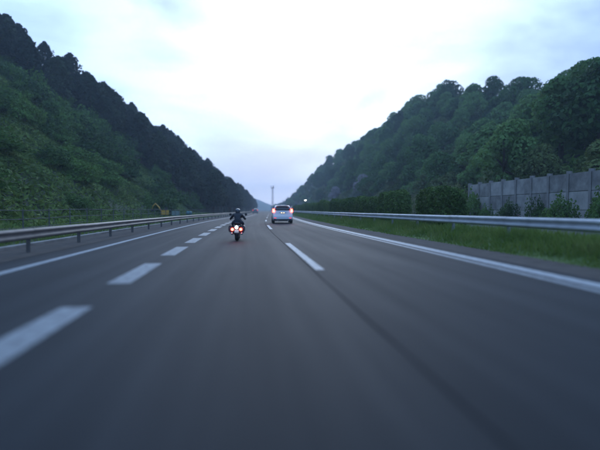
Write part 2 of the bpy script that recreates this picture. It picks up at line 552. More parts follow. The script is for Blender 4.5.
def sheet(name, xs, ys, zf, material, uv=False, curve=True, smoothf=True):
    v = []; uvs = []
    for y in ys:
        for X in xs:
            p = P(X, y, zf(X, y)) if curve else Vector((X, y, zf(X, y)))
            v.append(p); uvs.append((X, y))
    n = len(xs)
    f = [(j * n + i, j * n + i + 1, (j + 1) * n + i + 1, (j + 1) * n + i) for j in range(len(ys) - 1) for i in range(n - 1)]
    me = bpy.data.meshes.new(name)
    me.from_pydata([tuple(q) for q in v], [], f)
    me.materials.append(MATS[material])
    if uv:
        l = me.uv_layers.new(name='UVMap')
        for lp in me.loops: l.data[lp.index].uv = uvs[lp.vertex_index]
    if smoothf: me.polygons.foreach_set('use_smooth', [True] * len(me.polygons))
    return link(name, me)
def frange(a, b, s):
    o = []; x = a
    while x < b - 1e-6: o.append(x); x += s
    return o + [b]

YS = frange(-40, 20, 4) + frange(21, 120, 2) + frange(124, 700, 6)
# ground to the horizon
structure(sheet('ground', [-1500, -600, -120, 120, 600, 1500], [-400, -40, 200, 700, 1100, 1650], lambda X, y: -.12, 'earth', curve=False))
structure(sheet('road', [-5.55, -4, -2, 0, 2, 4, 6.75], YS, lambda X, y: 0, 'asphalt', uv=True))
structure(sheet('shoulder_left', [-7.0, -6.3, -5.556], YS, lambda X, y: .004 if X > -5.6 else .0 + .02 * (X < -6.9), 'dirt'))
structure(sheet('shoulder_right', [5.98, 6.4, 6.95], YS, lambda X, y: .005 + .03 * (X > 6.9), 'dirt'))
structure(sheet('hillside_left', [-7.0, -7.4, -7.8, -8.3, -9.5, -11.5, -13, -14.5, -16, -18, -20, -23, -26, -30, -34, -38, -42, -46, -50, -54, -58, -64, -75, -100, -150],
          YS, lambda X, y: z_left(X, y), 'slope_earth'))
structure(sheet('opposite_road', [11.2, 15, 19.6], YS[:85], lambda X, y: .02, 'asphalt_old', uv=True))
def z_verge(X, y):
    return .02 + .30 * smooth(6.85, 8.2, X) - .3 * smooth(9.8, 11.4, X) + .015 * wob(X * 6, y * 3)
structure(sheet('grass_verge', [6.85, 7.1, 7.4, 7.7, 8.0, 8.4, 9.0, 9.8, 10.6, 11.3], YS, z_verge, 'grass_ground'))
hs = [19.4, 20.5, 21.5, 22.5, 24, 26, 28, 30, 33, 36, 39, 42, 45, 48, 51, 54, 58, 66, 90, 150]
def z_hr(X, y):
    # the hill's foot comes nearer to the road with distance
    return z_right(X - (22.5 - foot(y)) * smooth(19.4, 22.5, X), y)
o = sheet('hillside_right', hs, YS, lambda X, y: max(z_right(X, y), 0.015), 'forest_floor'); structure(o)

# far blue hill that closes the valley
def far(name, y0, pts, depth):
    v = []; f = []
    n = len(pts)
    for k, (dy, kz) in enumerate(((-depth, 0), (-depth * .55, .55), (-depth * .2, .92), (0, 1), (depth, .7))):
        for x, z in pts: v.append((x, y0 + dy, -1 + z * kz + (kz > 0) * 1.6 * math.sin(x * .05 + dy * .03)))
    f = [(j * n + i, j * n + i + 1, (j + 1) * n + i + 1, (j + 1) * n + i) for j in range(4) for i in range(n - 1)]
    me = bpy.data.meshes.new(name); me.from_pydata(v, [], f); me.materials.append(MATS['far_hill'])
    me.polygons.foreach_set('use_smooth', [True] * len(me.polygons))
    return structure(link(name, me))
far('far_hill', 1150, [(-900, 50), (-600, 65), (-400, 58), (-200, 50), (-110, 44), (-60, 41), (-20, 38), (10, 33), (35, 23), (60, 13), (100, 8), (180, 9), (300, 14), (500, 20)], 160)

# ------------------------------------------------------------------ road markings and seam
def ribbon(name, X0, X1, y0, y1, z, material, step=3.0):
    ys = frange(y0, y1, step)
    return sheet(name, [X0, X1], ys, lambda X, y: z, material, smoothf=False)
o = ribbon('edge_line', -4.74, -4.54, -20, 330, .004, 'paint'); o['kind'] = 'structure'
o = ribbon('edge_line', 5.36, 5.70, -20, 330, .004, 'paint'); o['kind'] = 'structure'
o = ribbon('edge_line', 5.06, 5.22, -20, 330, .004, 'paint_worn'); o['kind'] = 'structure'
# thick short dashes to the left, long thin dashes to the right
for i in range(27):
    y0 = 3.1 + 4.75 * i
    o = ribbon('lane_dash', -2.28, -1.90, y0, y0 + 2.9, .004, 'paint_dash'); structure(o)
for i in range(8):
    y0 = 9.2 + 20.0 * i
    o = ribbon('lane_dash', 1.36, 1.54, y0, y0 + 7.6, .004, 'paint'); structure(o)
def seam(name, X, w, y0, y1):
    ys = frange(y0, y1, .8)
    v = []; f = []
    for k, y in enumerate(ys):
        e = .006 * math.sin(y * .7) + .004 * math.sin(y * 2.1)
        q = w * (1 + .35 * math.sin(y * .9 + 1) * math.sin(y * 2.3))
        p = P(X + e, y); v += [(p.x - q, y, .003), (p.x + q, y, .003)]
    f = [(2 * i, 2 * i + 1, 2 * i + 3, 2 * i + 2) for i in range(len(ys) - 1)]
    me = bpy.data.meshes.new(name); me.from_pydata(v, [], f); me.materials.append(MATS['tar'])
    return structure(link(name, me))
seam('road_seam', 1.31, .014, .5, 160)

# kerb on the left behind the guardrail
m = MB()
secs = []
for y in YS[:60]:
    secs.append([P(-7.16, y, -.05), P(-7.0, y, -.05), P(-7.0, y, .11), P(-7.03, y, .125), P(-7.16, y, .125)])
m.loft(secs)
o = m.build('kerb', 'concrete_dark'); structure(o)

# ------------------------------------------------------------------ guardrails
def w_beam(L):
    prof = [(0, -.155), (.03, -.14), (.07, -.105), (.07, -.07), (.012, -.02), (.012, .02), (.07, .07), (.07, .105), (.03, .14), (0, .155)]
    m = MB()
    secs = []
    for y in (0, L):
        secs.append([Vector((x, y, z)) for x, z in prof] + [Vector((x - .006, y, z * .99)) for x, z in prof[::-1]])
    m.loft(secs)
    return m
def guardrail(label, X, face, zg, zc, step, y0, y1, beam_mat, post_mat):
    t = thing('guardrail', label, 'guardrail', P(X, y0, 0))
    base = t.location.copy()
    bme = w_beam(step + .12).mesh('beam', beam_mat)
    pm = MB(); pm.tube([(0, 0, -.4), (0, 0, zc + .06 - zg)], .057, 10)
    pm.lathe([(.062, zc + .06 - zg), (.05, zc + .085 - zg), (.01, zc + .095 - zg)], n=10)
    pme = pm.mesh('post', post_mat, False)
    bm_ = MB(); bm_.box((0, 0, 0), (.16, .07, .22)); bkt = bm_.mesh('bracket', post_mat)
    y = y0; k = 0
    while y < y1:
        a, b = P(X, y), P(X, y + step)
        rz = -math.atan2(b.x - a.x, b.y - a.y)
        loc = Vector((a.x, a.y, zc)) - base
        o = link('beam', bme, t, loc + Vector((face * .004 * (k % 2), 0, .003 * ((k * 7) % 3))), (0, 0, rz if face > 0 else rz + math.pi))
        if face < 0: o.location = Vector((b.x, b.y, zc)) - base + Vector((-.004 * (k % 2), 0, .003 * ((k * 7) % 3)))
        po = link('post', pme, t, Vector((a.x - face * .12, a.y, zg)) - base)
        link('bracket', bkt, po, (face * .055, 0, zc - zg))
        y += step; k += 1
    return t
guardrail('brown grey steel guardrail along the left shoulder below the steep slope', -6.05, 1, .0, .53, 4.0, -6, 190, 'rail_brown', 'post_brown')
guardrail('silver grey steel guardrail on the grass verge right of the road', 8.15, -1, .28, .83, 4.0, -6, 200, 'rail_zinc', 'galv')

# ------------------------------------------------------------------ pipe fence on the left
t = thing('pipe_fence', 'thin grey pipe fence at the foot of the left slope behind the guardrail', 'fence', P(-9.0, 0, 0))
base = t.location.copy()
pm = MB(); pm.tube([(0, 0, -.3), (0, 0, 1.0)], .028, 8); pm.lathe([(.03, 1.0), (.02, 1.02), (.004, 1.03)], n=8); pme = pm.mesh('post', 'fence_grey')
for y in frange(0, 110, 2.5):
    q = P(-9.0, y, z_left(-9, y)); link('post', pme, t, q - base)
for zz in (.95, .6, .25):
    r = MB(); r.tube([P(-9.0, y, z_left(-9, y) + zz) - base for y in frange(0, 110, 2.5)], .017, 6); r.build('rail', 'fence_grey', t, True)

# ------------------------------------------------------------------ retaining wall across the opposite road
t = thing('retaining_wall', 'grey brown concrete panel wall behind the right guardrail at the hill foot', 'wall', P(20.6, 0, 0))
base = t.location.copy()
pn = MB(); pn.box((0, 0, 0), (.14, 1.90, 1.16)); pnm = pn.mesh('panel', 'concrete', bevel=.02)
pp = MB()
pp.box((0, 0, 1.8), (.22, .08, 3.8)); pp.box((.13, 0, 1.8), (.03, .2, 3.8)); pp.box((-.13, 0, 1.8), (.03, .2, 3.8)); ppm = pp.mesh('post', 'concrete_dark')
for k in range(23):
    y = -2 + 2 * k
    q = P(20.6, y) - base
    link('post', ppm, t, q)
    if k < 22:
        for j in range(3):
            link('panel', pnm, t, P(20.6, y + 1) - base + Vector((0, 0, .6 + 1.18 * j)))
# ------------------------------------------------------------------ hedges in the verge
hm = [bush_mesh('hedge_foliage', 40 + i, 'leaf_hedge', .85, 1.75, 2.25, 5200, .11, True) for i in range(3)]
ys_h = [23.2, 31, 38.8, 46.3, 53.5, 60.5, 67.5, 74, 81, 88, 95, 102, 109, 116, 123, 130, 137, 144, 151]
names_h = {0: 'tall dark green clipped hedge block, nearest one behind the right guardrail'}
for k_, w_ in enumerate(('second', 'third', 'fourth')):
    names_h[k_ + 1] = w_ + ' green clipped hedge block behind the right guardrail, counted from the near end'
for k, y in enumerate(ys_h):
    lab = names_h.get(k, 'small distant clipped hedge block in the row running away along the right guardrail')
    fol, st = hm[k % 3]
    plant('hedge', lab, 'hedge', 'hedge blocks along the right guardrail' if k > 3 else None, (('foliage', fol), ('stem', st)),
          P(9.9, y, .25), -head(y) + random.uniform(-.03, .03) + (math.pi if k % 2 else 0), (random.uniform(.95, 1.1), random.uniform(.92, 1.15), random.uniform(.9, 1.06)))

# ------------------------------------------------------------------ trees: right hill
bro = [broadleaf('broadleaf', 60 + i, 'leaf_broad', h=(7.2, 8.4, 7.6, 8.8, 6.6, 8.0, 8.6, 7.0)[i], rad=(3.9, 3.4, 4.1, 3.5, 3.7, 3.5, 3.9, 4.2)[i], lean=(.2, 1.1, .5, .8, 1.4, .1, .6, .9)[i], leaf=(.3, .26, .34, .28, .3, .33, .26, .3)[i]) for i in range(8)]
yel = [broadleaf('broadleaf', 80 + i, 'leaf_yellow', h=6.0, rad=3.0, n=3800, leaf=.27) for i in range(2)]
mau = broadleaf('blossom', 90, 'leaf_mauve', h=6.5, rad=3.0, n=3400, leaf=.24)
pal = broadleaf('blossom', 91, 'leaf_pale', h=6.0, rad=3.0, n=3400, leaf=.24)
rt = []
def rows_at(y): return 6 if y < 260 else 4
random.seed(21)
y = 30.0
while y < 470 and len(rt) < 290:
    f = foot(y)
    rows = 6 if y < 260 else 4
    dy = 6.0 if y < 110 else 7.6 if y < 200 else 10 if y < 300 else 16
    for j in range(rows):
        X = f + 4.5 + (j + .5 * (int(y / 3) % 2)) * 28 / rows + random.uniform(-1.7, 1.7)
        yy = y + random.uniform(-2.6, 2.6)
        # keep what the camera's frame can show
        c = P(X, yy)
        if c.x / max(c.y, 1) > .93: continue
        rt.append((X, yy, j))
    if 46 < y < 175:                                     # the crest stands closed against the sky
        for e in (29.0, 32.5): rt.append((f + e + random.uniform(-1, 1), y + dy * (.5 if e < 30 else .1) + random.uniform(-1, 1), 5))
    y += dy
for k, (X, yy, j) in enumerate(rt):
    c, tr = bro[random.randrange(8)] if random.random() > (.6 if j == 0 else .12) else yel[random.randrange(2)]
    s = random.uniform(.74, 1.12)
    if j == 0: s *= .85
    if j >= 5 and random.random() < .25: s *= 1.15
    yellow = c in (yel[0][0], yel[1][0])
    if yellow: lab = 'lighter yellow green broadleaf tree on the right hill'
    elif j == 0: lab = 'green broadleaf tree in the lowest row at the foot of the right hill'
    elif j == rows_at(yy) - 1: lab = 'green broadleaf tree on the crest of the right hill against the sky'
    elif yy < 75: lab = 'green broadleaf tree halfway up the right hill at its near end'
    elif yy < 150: lab = 'green broadleaf tree halfway up the highest stretch of the right hill'
    else: lab = 'green broadleaf tree halfway up the right hill toward its far end'
    plant('broadleaf_tree', lab, 'tree', lab.replace('tree', 'trees', 1), (('trunk', tr), ('crown', c)),
          P(X, yy, z_right(X, yy) - .2), random.uniform(0, 6.28), (s * random.uniform(.9, 1.1), s * random.uniform(.9, 1.1), s * random.uniform(.85, 1.12)))
for (X, yy, pt, lab) in ((26, 118, mau, 'pale mauve blossoming tree low on the right hill, nearer of the two'), (24.5, 158, mau, 'pale mauve blossoming tree low on the right hill, farther of the two'),
                         (22.5, 112, pal, 'pale grey green spreading tree at the foot of the right hill behind the hedges')):
    plant('blossom_tree', lab, 'tree', None, (('trunk', pt[1]), ('crown', pt[0])), P(X, yy, z_right(X, yy) - .2), random.uniform(0, 6), (1, 1, 1))

# bushes at the hill's foot
leaf_mat('leaf_scrub', (0.09, 0.13, 0.045), (0.22, 0.23, 0.10), scale=.5, objvar=.6)
scr = [bush_mesh('bush_foliage', 130 + i, 'leaf_scrub', 1.3, 1.2, 1.5, 2400, .115) for i in range(3)]
bme = [bush_mesh('bush_foliage', 120 + i, 'leaf_bush', 1.3, 1.2, 1.5, 2400, .115) for i in range(4)]
random.seed(33)
for k in range(66):
    y = 44 + 2.6 * k + random.uniform(-1, 1)
    X = foot(y) + random.uniform(-1.4, 3.4)
    s = random.uniform(1.1, 2.0)
    fol, st = scr[k % 3] if random.random() < .75 else bme[k % 4]
    plant('bush', 'low green bush in the scrub at the foot of the right hill', 'bush', 'bushes at the foot of the right hill', (('foliage', fol), ('stem', st)), P(X, y, z_right(X, y) - .1), random.uniform(0, 6), (s, s, s * random.uniform(.8, 1.3)))

for k in range(8):
    y = 20 + 3.3 * k + random.uniform(-.6, .6); s = random.uniform(.9, 1.6) * (1.25 if k > 5 else .62)
    fol, st = bme[(k + 1) % 4]
    plant('bush', 'green bush growing in front of the grey concrete panel wall', 'bush', 'bushes before the concrete wall', (('foliage', fol), ('stem', st)), P(19.3, y, 0), random.uniform(0, 6), (s * .8, s, s * 1.5))

# ------------------------------------------------------------------ trees: left slope
ced = [cedar('cedar', 140 + i, h=10.5 + .8 * (i % 3), rad=2.5 + .25 * (i % 3)) for i in range(5)]
random.seed(5)
lt = []
# along the top edge of the open slope
for row in range(4):
    y = 52.0
    while y < 108:
        X = -50.5 - row * 3.2 + random.uniform(-1.2, 1.2)
        yy = y + random.uniform(-1, 1)
        if -P(X, yy).x / yy < .66: lt.append((X, yy))
        y += 3.0
# the wood that comes down to the road further on
y = 84.0
while y < 380:
    lo = max(10.8, 46 - (y - 84) * 2.2) if y < 100 else 10.8
    n = 7 if y < 180 else 5 if y < 280 else 4
    for j in range(n):
        X = -lo - .6 - (j + random.uniform(-.35, .35)) * (4.6 if y < 140 else 4.0)
        if X < -50: continue
        lt.append((X, y + random.uniform(-1.8, 1.8)))
    y += 4.2 if y < 130 else 5.5 if y < 200 else 9.0
lt = lt[:298]
for k, (X, yy) in enumerate(lt):
    c, tr = ced[random.randrange(5)]
    s = random.uniform(.84, 1.04) * (0.86 if X < -50 else 1.0)
    lab = ('dark conifer along the top edge of the open left slope' if X < -48 and yy < 110 else 'dark conifer at the front of the left wood close above the road' if X > -15
           else 'dark conifer high in the near part of the left wood' if yy < 150 else 'dark hazy conifer in the far part of the left wood')
    plant('cedar_tree', lab, 'tree', lab.replace('conifer', 'conifers', 1), (('trunk', tr), ('crown', c)),
          P(X, yy, z_left(X, yy) - .2), random.uniform(0, 6.28), (s * random.uniform(.9, 1.15), s * random.uniform(.9, 1.15), s))
print('trees right', len(rt), 'left', len(lt))

# bushes on the left slope
random.seed(8)
for k in range(90):
    y = random.uniform(14, 92); X = -random.uniform(12.5, 48)
    if -P(X, y).x / y > .62: y = min(95, -X / random.uniform(.14, .58))
    s = random.uniform(.7, 1.9) * (1.35 if y > 60 else 1)
    fol, st = bme[k % 4]
    plant('bush', 'low green bush among the weeds on the open left slope', 'bush', 'bushes on the left slope', (('foliage', fol), ('stem', st)), P(X, y, z_left(X, y) - .1), random.uniform(0, 6), (s, s, s * random.uniform(.6, 1.0)))

# weeds covering the left slope (uncountable)
RNG = np.random.default_rng(77)
n = 120000
Xw = -RNG.uniform(8.4, 52, n) ** 1.0
u = RNG.uniform(0, 1, n)
ylo = np.maximum(6, -Xw / .62); yhi = np.full(n, 100.0)
yw = ylo + (yhi - ylo) * u
keep = yw < 99
Xw, yw = Xw[keep], yw[keep]
pos = np.array([tuple(P(float(a), float(b), z_left(float(a), float(b)))) for a, b in zip(Xw, yw)])
hgt = RNG.uniform(.02, .34, len(pos)) * (1 + .9 * np.sin(pos[:, 0] * .5 + pos[:, 1] * .23) * np.sin(pos[:, 1] * .41)) * np.clip((-Xw - 7.6) / 5, .25, 1)
pos[:, 2] += np.maximum(hgt, .01)
v, q = leaf_cards(pos, np.tile(np.array([[.35, -.1, .9]]), (len(pos), 1)), .17, jitter=.7, aspect=2.8)
stuff(link('weeds', np_mesh('weeds', v, q, 'leaf_weed')), 'green weeds and grass covering the open left slope', 'weeds')
# undergrowth in the right wood
n = 34000
Xw = RNG.uniform(20.8, 58, n); yw = 28 + 260 * RNG.uniform(0, 1, n) ** 1.4
pos = np.array([tuple(P(float(a), float(b), z_right(float(a), float(b)))) for a, b in zip(Xw, yw)])
pos[:, 2] += RNG.uniform(.05, .8, n)
v, q = leaf_cards(pos, np.tile(np.array([[-.35, -.1, .9]]), (n, 1)), .5, jitter=.7, aspect=1.6)
stuff(link('undergrowth', np_mesh('undergrowth', v, q, 'leaf_bush')), 'green undergrowth between the trees on the right hill', 'undergrowth')
# far woods that read as one mass
n = 16000
yw = RNG.uniform(380, 690, n); side = RNG.uniform(0, 1, n) < .5
Xw = np.where(side, -RNG.uniform(11, 60, n), RNG.uniform(14, 60, n))
pos = np.array([tuple(P(float(a), float(b), (z_left if a < 0 else z_right)(float(a), float(b)))) for a, b in zip(Xw, yw)])
pos[:, 2] += RNG.uniform(.5, 9, n) * (.7 + .3 * np.sin(pos[:, 1] * .9) * np.sin(pos[:, 0] * .8))
v, q = leaf_cards(pos, np.tile(np.array([[0, -.5, .8]]), (n, 1)), 1.5, jitter=.8, aspect=1.3)
stuff(link('distant_wood', np_mesh('distant_wood', v, q, 'leaf_cedar')), 'hazy distant woods on both sides where the road disappears', 'wood')
# grass on the right verge and a little on the left
def grass(name, n, Xa, Xb, y0, y1, zf, hmin, hmax, label):
    X = RNG.uniform(min(Xa, Xb), max(Xa, Xb), n); y = y0 + (y1 - y0) * RNG.uniform(0, 1, n) ** 1.7
    p = np.array([tuple(P(float(a), float(b), zf(float(a), float(b)) - .01)) for a, b in zip(X, y)])
    edge = np.clip((np.abs(X) - abs(Xa if abs(Xa) < abs(Xb) else Xb)) / .5, .35, 1)
    h = RNG.uniform(hmin, hmax, n) * edge * (1 + .5 * np.sin(y * 1.1) * np.sin(X * 5 + y * .37))
    a = RNG.uniform(0, 6.28, n); w = RNG.uniform(.008, .02, n) * (1 + y / 40)
    d = np.stack([np.cos(a) * w, np.sin(a) * w, np.zeros(n)], 1)
    tip = np.stack([RNG.normal(0, .35, n) * h, RNG.normal(0, .35, n) * h, h], 1)
    v = np.stack([p - d, p + d, p + tip], 1).reshape(-1, 3)
    stuff(link(name, np_mesh(name, v, np.arange(3 * n).reshape(-1, 3), 'grass', 3)), label, 'grass')
grass('verge_grass', 70000, 6.85, 10.8, 7, 110, z_verge, .08, .32, 'bright green grass on the verge below the right guardrail')
grass('roadside_grass', 26000, -7.2, -9.4, 8, 90, z_left, .06, .3, 'short dark grass behind the left kerb below the pipe fence')

# ------------------------------------------------------------------ white car
def car(name, label, loc, rz, paint, lit, group=None, detail=True):
    t = thing(name, label, 'car', loc, rz, group)
    def sec(y, zb, zbelt, zr, wb, wm, wbelt, wr):
        zm = zb + (zbelt - zb) * .42
        half = [(0, zb), (wb * .9, zb), (wb, zb + .07), (wm, zm), (wbelt, zbelt), (wr + (wbelt - wr) * .25, zbelt + (zr - zbelt) * .7), (wr, zr - .035), (wr * .72, zr), (0, zr + .012)]
        return [Vector((x, y, z)) for x, z in half] + [Vector((-x, y, z)) for x, z in half[-2:0:-1]]
    B = MB()
    B.loft([sec(0, .34, .52, .60, .72, .80, .78, .70), sec(.03, .30, .58, .66, .80, .86, .85, .78), sec(.13, .27, .78, .86, .84, .89, .88, .80), sec(.17, .25, .98, 1.06, .85, .90, .88, .80),
            sec(.22, .24, 1.08, 1.18, .85, .905, .87, .78), sec(.46, .22, 1.10, 1.53, .86, .91, .87, .66), sec(.62, .2, 1.09, 1.60, .86, .91, .87, .65),
            sec(1.3, .2, 1.07, 1.64, .86, .91, .87, .65), sec(2.1, .2, 1.05, 1.63, .86, .91, .87, .65), sec(2.6, .2, 1.03, 1.54, .86, .91, .86, .66),
            sec(3.25, .2, 1.0, 1.14, .86, .90, .85, .74), sec(3.45, .2, .96, 1.05, .86, .90, .84, .76), sec(4.1, .22, .78, .86, .84, .87, .80, .70), sec(4.32, .26, .6, .68, .74, .78, .74, .6), sec(4.38, .32, .5, .56, .6, .66, .62, .5)])
    B.build('body', paint, t, subsurf=2)
    # rear glass and side glass, a little proud of the body
    g = MB()
    def patch(rows, mb, th=.0):
        n = len(rows[0]); vs = [v for r in rows for v in r]
        mb.add(vs, [(j * n + i, j * n + i + 1, (j + 1) * n + i + 1, (j + 1) * n + i) for j in range(len(rows) - 1) for i in range(n - 1)])
    patch([[Vector((x * .71, .185 + .02 * x * x, 1.17)) for x in (-1, -.6, 0, .6, 1)], [Vector((x * .67, .29 + .03 * x * x, 1.34)) for x in (-1, -.6, 0, .6, 1)], [Vector((x * .58, .405 + .04 * x * x, 1.505)) for x in (-1, -.6, 0, .6, 1)]], g)
    o = g.build('rear_window', 'glass_dark', t, True); md = o.modifiers.new('thickness', 'SOLIDIFY'); md.thickness = .02; md.offset = -1
    for s in (-1, 1):
        for (ya, yb, yc, yd) in ((.75, 1.5, .85, 1.5), (1.56, 2.9, 1.56, 2.35)):
            g = MB(); patch([[Vector((s * .885, ya, 1.13)), Vector((s * .885, yb, 1.12))], [Vector((s * .735, yc, 1.53)), Vector((s * .735, yd, 1.52))]], g)
            o = g.build('side_window', 'glass_dark', t); md = o.modifiers.new('thickness', 'SOLIDIFY'); md.thickness = .03; md.offset = 0
    g = MB(); patch([[Vector((-.72, 3.27, 1.14)), Vector((0, 3.37, 1.16)), Vector((.72, 3.27, 1.14))], [Vector((-.62, 2.68, 1.52)), Vector((0, 2.74, 1.55)), Vector((.62, 2.68, 1.52))]], g)
    o = g.build('windscreen', 'glass_dark', t, True); md = o.modifiers.new('thickness', 'SOLIDIFY'); md.thickness = .03; md.offset = 0
    # tail lamps: tall clusters either side of the rear glass
    for s in (-1, 1):
        m = MB()
        m.loft([[Vector((s * x, y, z)) for x, y in ((.70, .16 + q), (.84, .15 + q), (.90, .27 + q), (.88, .42 + q), (.76, .32 + q))] for z, q in ((.98, -.02), (1.08, .0), (1.2, .05), (1.3, .12))])
        L = m.build('tail_lamp', lit, t, bevel=.012)
        m = MB(); m.lathe([(.055, 0), (.05, -.02), (.02, -.03)], 'y', 14, (s * .79, .145, 1.12)); m.build('bulb', 'lamp_core' if detail else lit, L, True)
    if detail:
        m = MB(); m.box((0, .118, .86), (.36, .025, .17)); L = m.build('licence_plate', 'plate_white', t, bevel=.004)
        for s in (-1, 1):
            m = MB(); m.box((s * .10, .10, .955), (.09, .04, .022)); m.build('plate_lamp', 'lamp_warm', t, bevel=.004)
        m = MB(); m.box((0, .10, .985), (.62, .05, .035)); m.build('hatch_handle', 'chrome', t, bevel=.006)
        m = MB(); m.loft([[Vector((x, y, z)) for x, z in ((-.74, .24), (.74, .24), (.80, .42), (-.80, .42))] for y in (-.012, .25)]); m.build('lower_bumper', 'plastic_black', t, bevel=.02)
        m = MB(); m.tube([(0, .2, 1.515), (-.0, .12, 1.37)], .006, 5); m.tube([(0, .215, 1.20), (.22, .20, 1.215), (.38, .21, 1.22)], [.014, .011, .008], 6); m.build('wiper', 'plastic_black', t)
        m = MB(); m.loft([[Vector((x, y, z)) for x, z in ((-.60, 1.58), (.60, 1.58), (.58, 1.615), (-.58, 1.615))] for y in (.36, .62)]); sp = m.build('roof_spoiler', paint, t, bevel=.012)
        for s in (-1, 1):
            m = MB(); m.box((s * .66, .012, .50), (.22, .02, .05)); m.build('reflector', 'far_lamp_and_reflector_glow', t, bevel=.004)  # reflector is no lamp; its returned light is put in as emission
            m = MB(); m.tube([(s * .45, -.03, .27), (s * .45, .3, .27)], .032, 12); m.build('exhaust_pipe', 'chrome', t)
    for s in (-1, 1):
        m = MB(); m.loft([[Vector((s * x, y, z)) for x, z in ((.90, 1.05), (1.06, 1.05), (1.08, 1.12), (1.05, 1.19), (.93, 1.18))] for y in (2.52, 2.68)]); m.build('door_mirror', paint, t, bevel=.015)
        for y in (.86, 3.45):
            m = MB(); m.lathe([(.19, -.11), (.28, -.11), (.315, -.08), (.325, 0), (.315, .08), (.28, .11), (.19, .11)], 'x', 26, (s * .80, y, .325)); w = m.build('wheel', 'rubber', t, True)
            m = MB(); m.lathe([(.19, -.02), (.19, .06)], 'x', 24, (s * (.80 + .03), y, .325))
            for k in range(5):
                a = k * 1.2566; m.box((s * .905, y + .1 * math.cos(a), .325 + .1 * math.sin(a)), (.03, .05, .2), Matrix.Rotation(a - math.pi / 2, 3, 'X'))
            m.build('rim', 'alloy', w)
    return t
q = P(2.85, 41.0)
car('car', 'white hatchback car with red tail lamps lit in the right hand lane', (q.x, q.y, 0.004), -head(42), 'car_white', 'tail_lamp_lit')
q = P(-3.4, 165)
car('car', 'tiny distant grey car with red lamps far ahead where the road fades', (q.x, q.y, 0.004), -head(165), 'car_grey', 'far_lamp_and_reflector_glow', detail=False)

# ------------------------------------------------------------------ motorcycle
BX, BY = -.40, 18.0
mc = thing('motorcycle', 'dark touring motorcycle with panniers and lit tail lamps in the middle lane', 'motorcycle', (BX, BY, 0.004), R(-2))
mc.scale = (.82, .82, .82)
def wheel_at(y, r, w, nm):
    m = MB(); m.lathe([(r * .68, -w * .45), (r * .82, -w * .5), (r * .95, -w * .36), (r, 0), (r * .95, w * .36), (r * .82, w * .5), (r * .68, w * .45)], 'x', 30, (0, y, r), close=True)
    o = m.build(nm, 'rubber', mc, True)
    m = MB(); m.lathe([(r * .69, -w * .34), (r * .60, -w * .30), (r * .60, w * .30), (r * .69, w * .34)], 'x', 30, (0, y, r), close=True)
    m.lathe([(.06, -.08), (.06, .08)], 'x', 12, (0, y, r))
    for k in range(5):
        a = k * 1.2566; m.box((0, y + r * .34 * math.cos(a), r + r * .34 * math.sin(a)), (.035, .035, r * .62), Matrix.Rotation(a - math.pi / 2, 3, 'X'))
    m.build('rim', 'alloy', o)
    m = MB(); m.lathe([(.06, .1), (.145, .1), (.145, .106), (.06, .106)], 'x', 24, (0, y, r), close=True); m.build('brake_disc', 'chrome', o)
wheel_at(.33, .315, .19, 'rear_wheel')
wheel_at(1.87, .315, .13, 'front_wheel')
def secx(y, pts): return [Vector((x, y, z)) for x, z in pts] + [Vector((-x, y, z)) for x, z in pts[::-1] if x > 1e-6]
m = MB(); m.loft([secx(-.02, [(0, .60), (.07, .61), (.09, .66), (.07, .71), (0, .72)]), secx(.1, [(0, .58), (.11, .60), (.14, .67), (.11, .74), (0, .76)]), secx(.4, [(0, .60), (.13, .62), (.16, .70), (.13, .77), (0, .785)]), secx(.8, [(0, .60), (.13, .62), (.15, .69), (.12, .75), (0, .76)])])
m.build('tail_cowl', 'bike_black', mc, subsurf=1)
m = MB(); m.loft([secx(y, [(0, z - .08), (w, z - .06), (w * 1.05, z - .01), (w * .8, z + .02), (0, z + .03)]) for y, z, w in ((.22, .86, .12), (.42, .84, .16), (.55, .81, .17), (.8, .80, .15), (1.0, .83, .10))])
m.build('seat', 'leather', mc, subsurf=1)
m = MB(); m.loft([secx(y, [(0, z - .14), (w * .7, z - .13), (w, z - .04), (w * .8, z + .06), (0, z + .10)]) for y, z, w in ((.98, .86, .09), (1.1, .93, .15), (1.3, .95, .17), (1.5, .91, .12))])
m.build('fuel_tank', 'bike_black', mc, subsurf=1)
m = MB(); m.box((0, 1.12, .48), (.34, .42, .34), taper=.85); m.box((0, 1.28, .66), (.22, .2, .2), Matrix.Rotation(R(25), 3, 'X')); m.lathe([(.11, -.22), (.13, -.16), (.13, .16), (.11, .22)], 'x', 18, (0, 1.05, .42)); m.build('engine', 'steel_dark', mc, bevel=.015)
m = MB()
for s in (-1, 1): m.box((s * .125, .66, .36), (.035, .72, .06), Matrix.Rotation(R(4), 3, 'X'))
m.build('swingarm', 'steel_dark', mc)
m = MB(); m.lathe([(.345, -.10), (.352, 0), (.345, .10)], 'x', 30, (0, .33, .315))
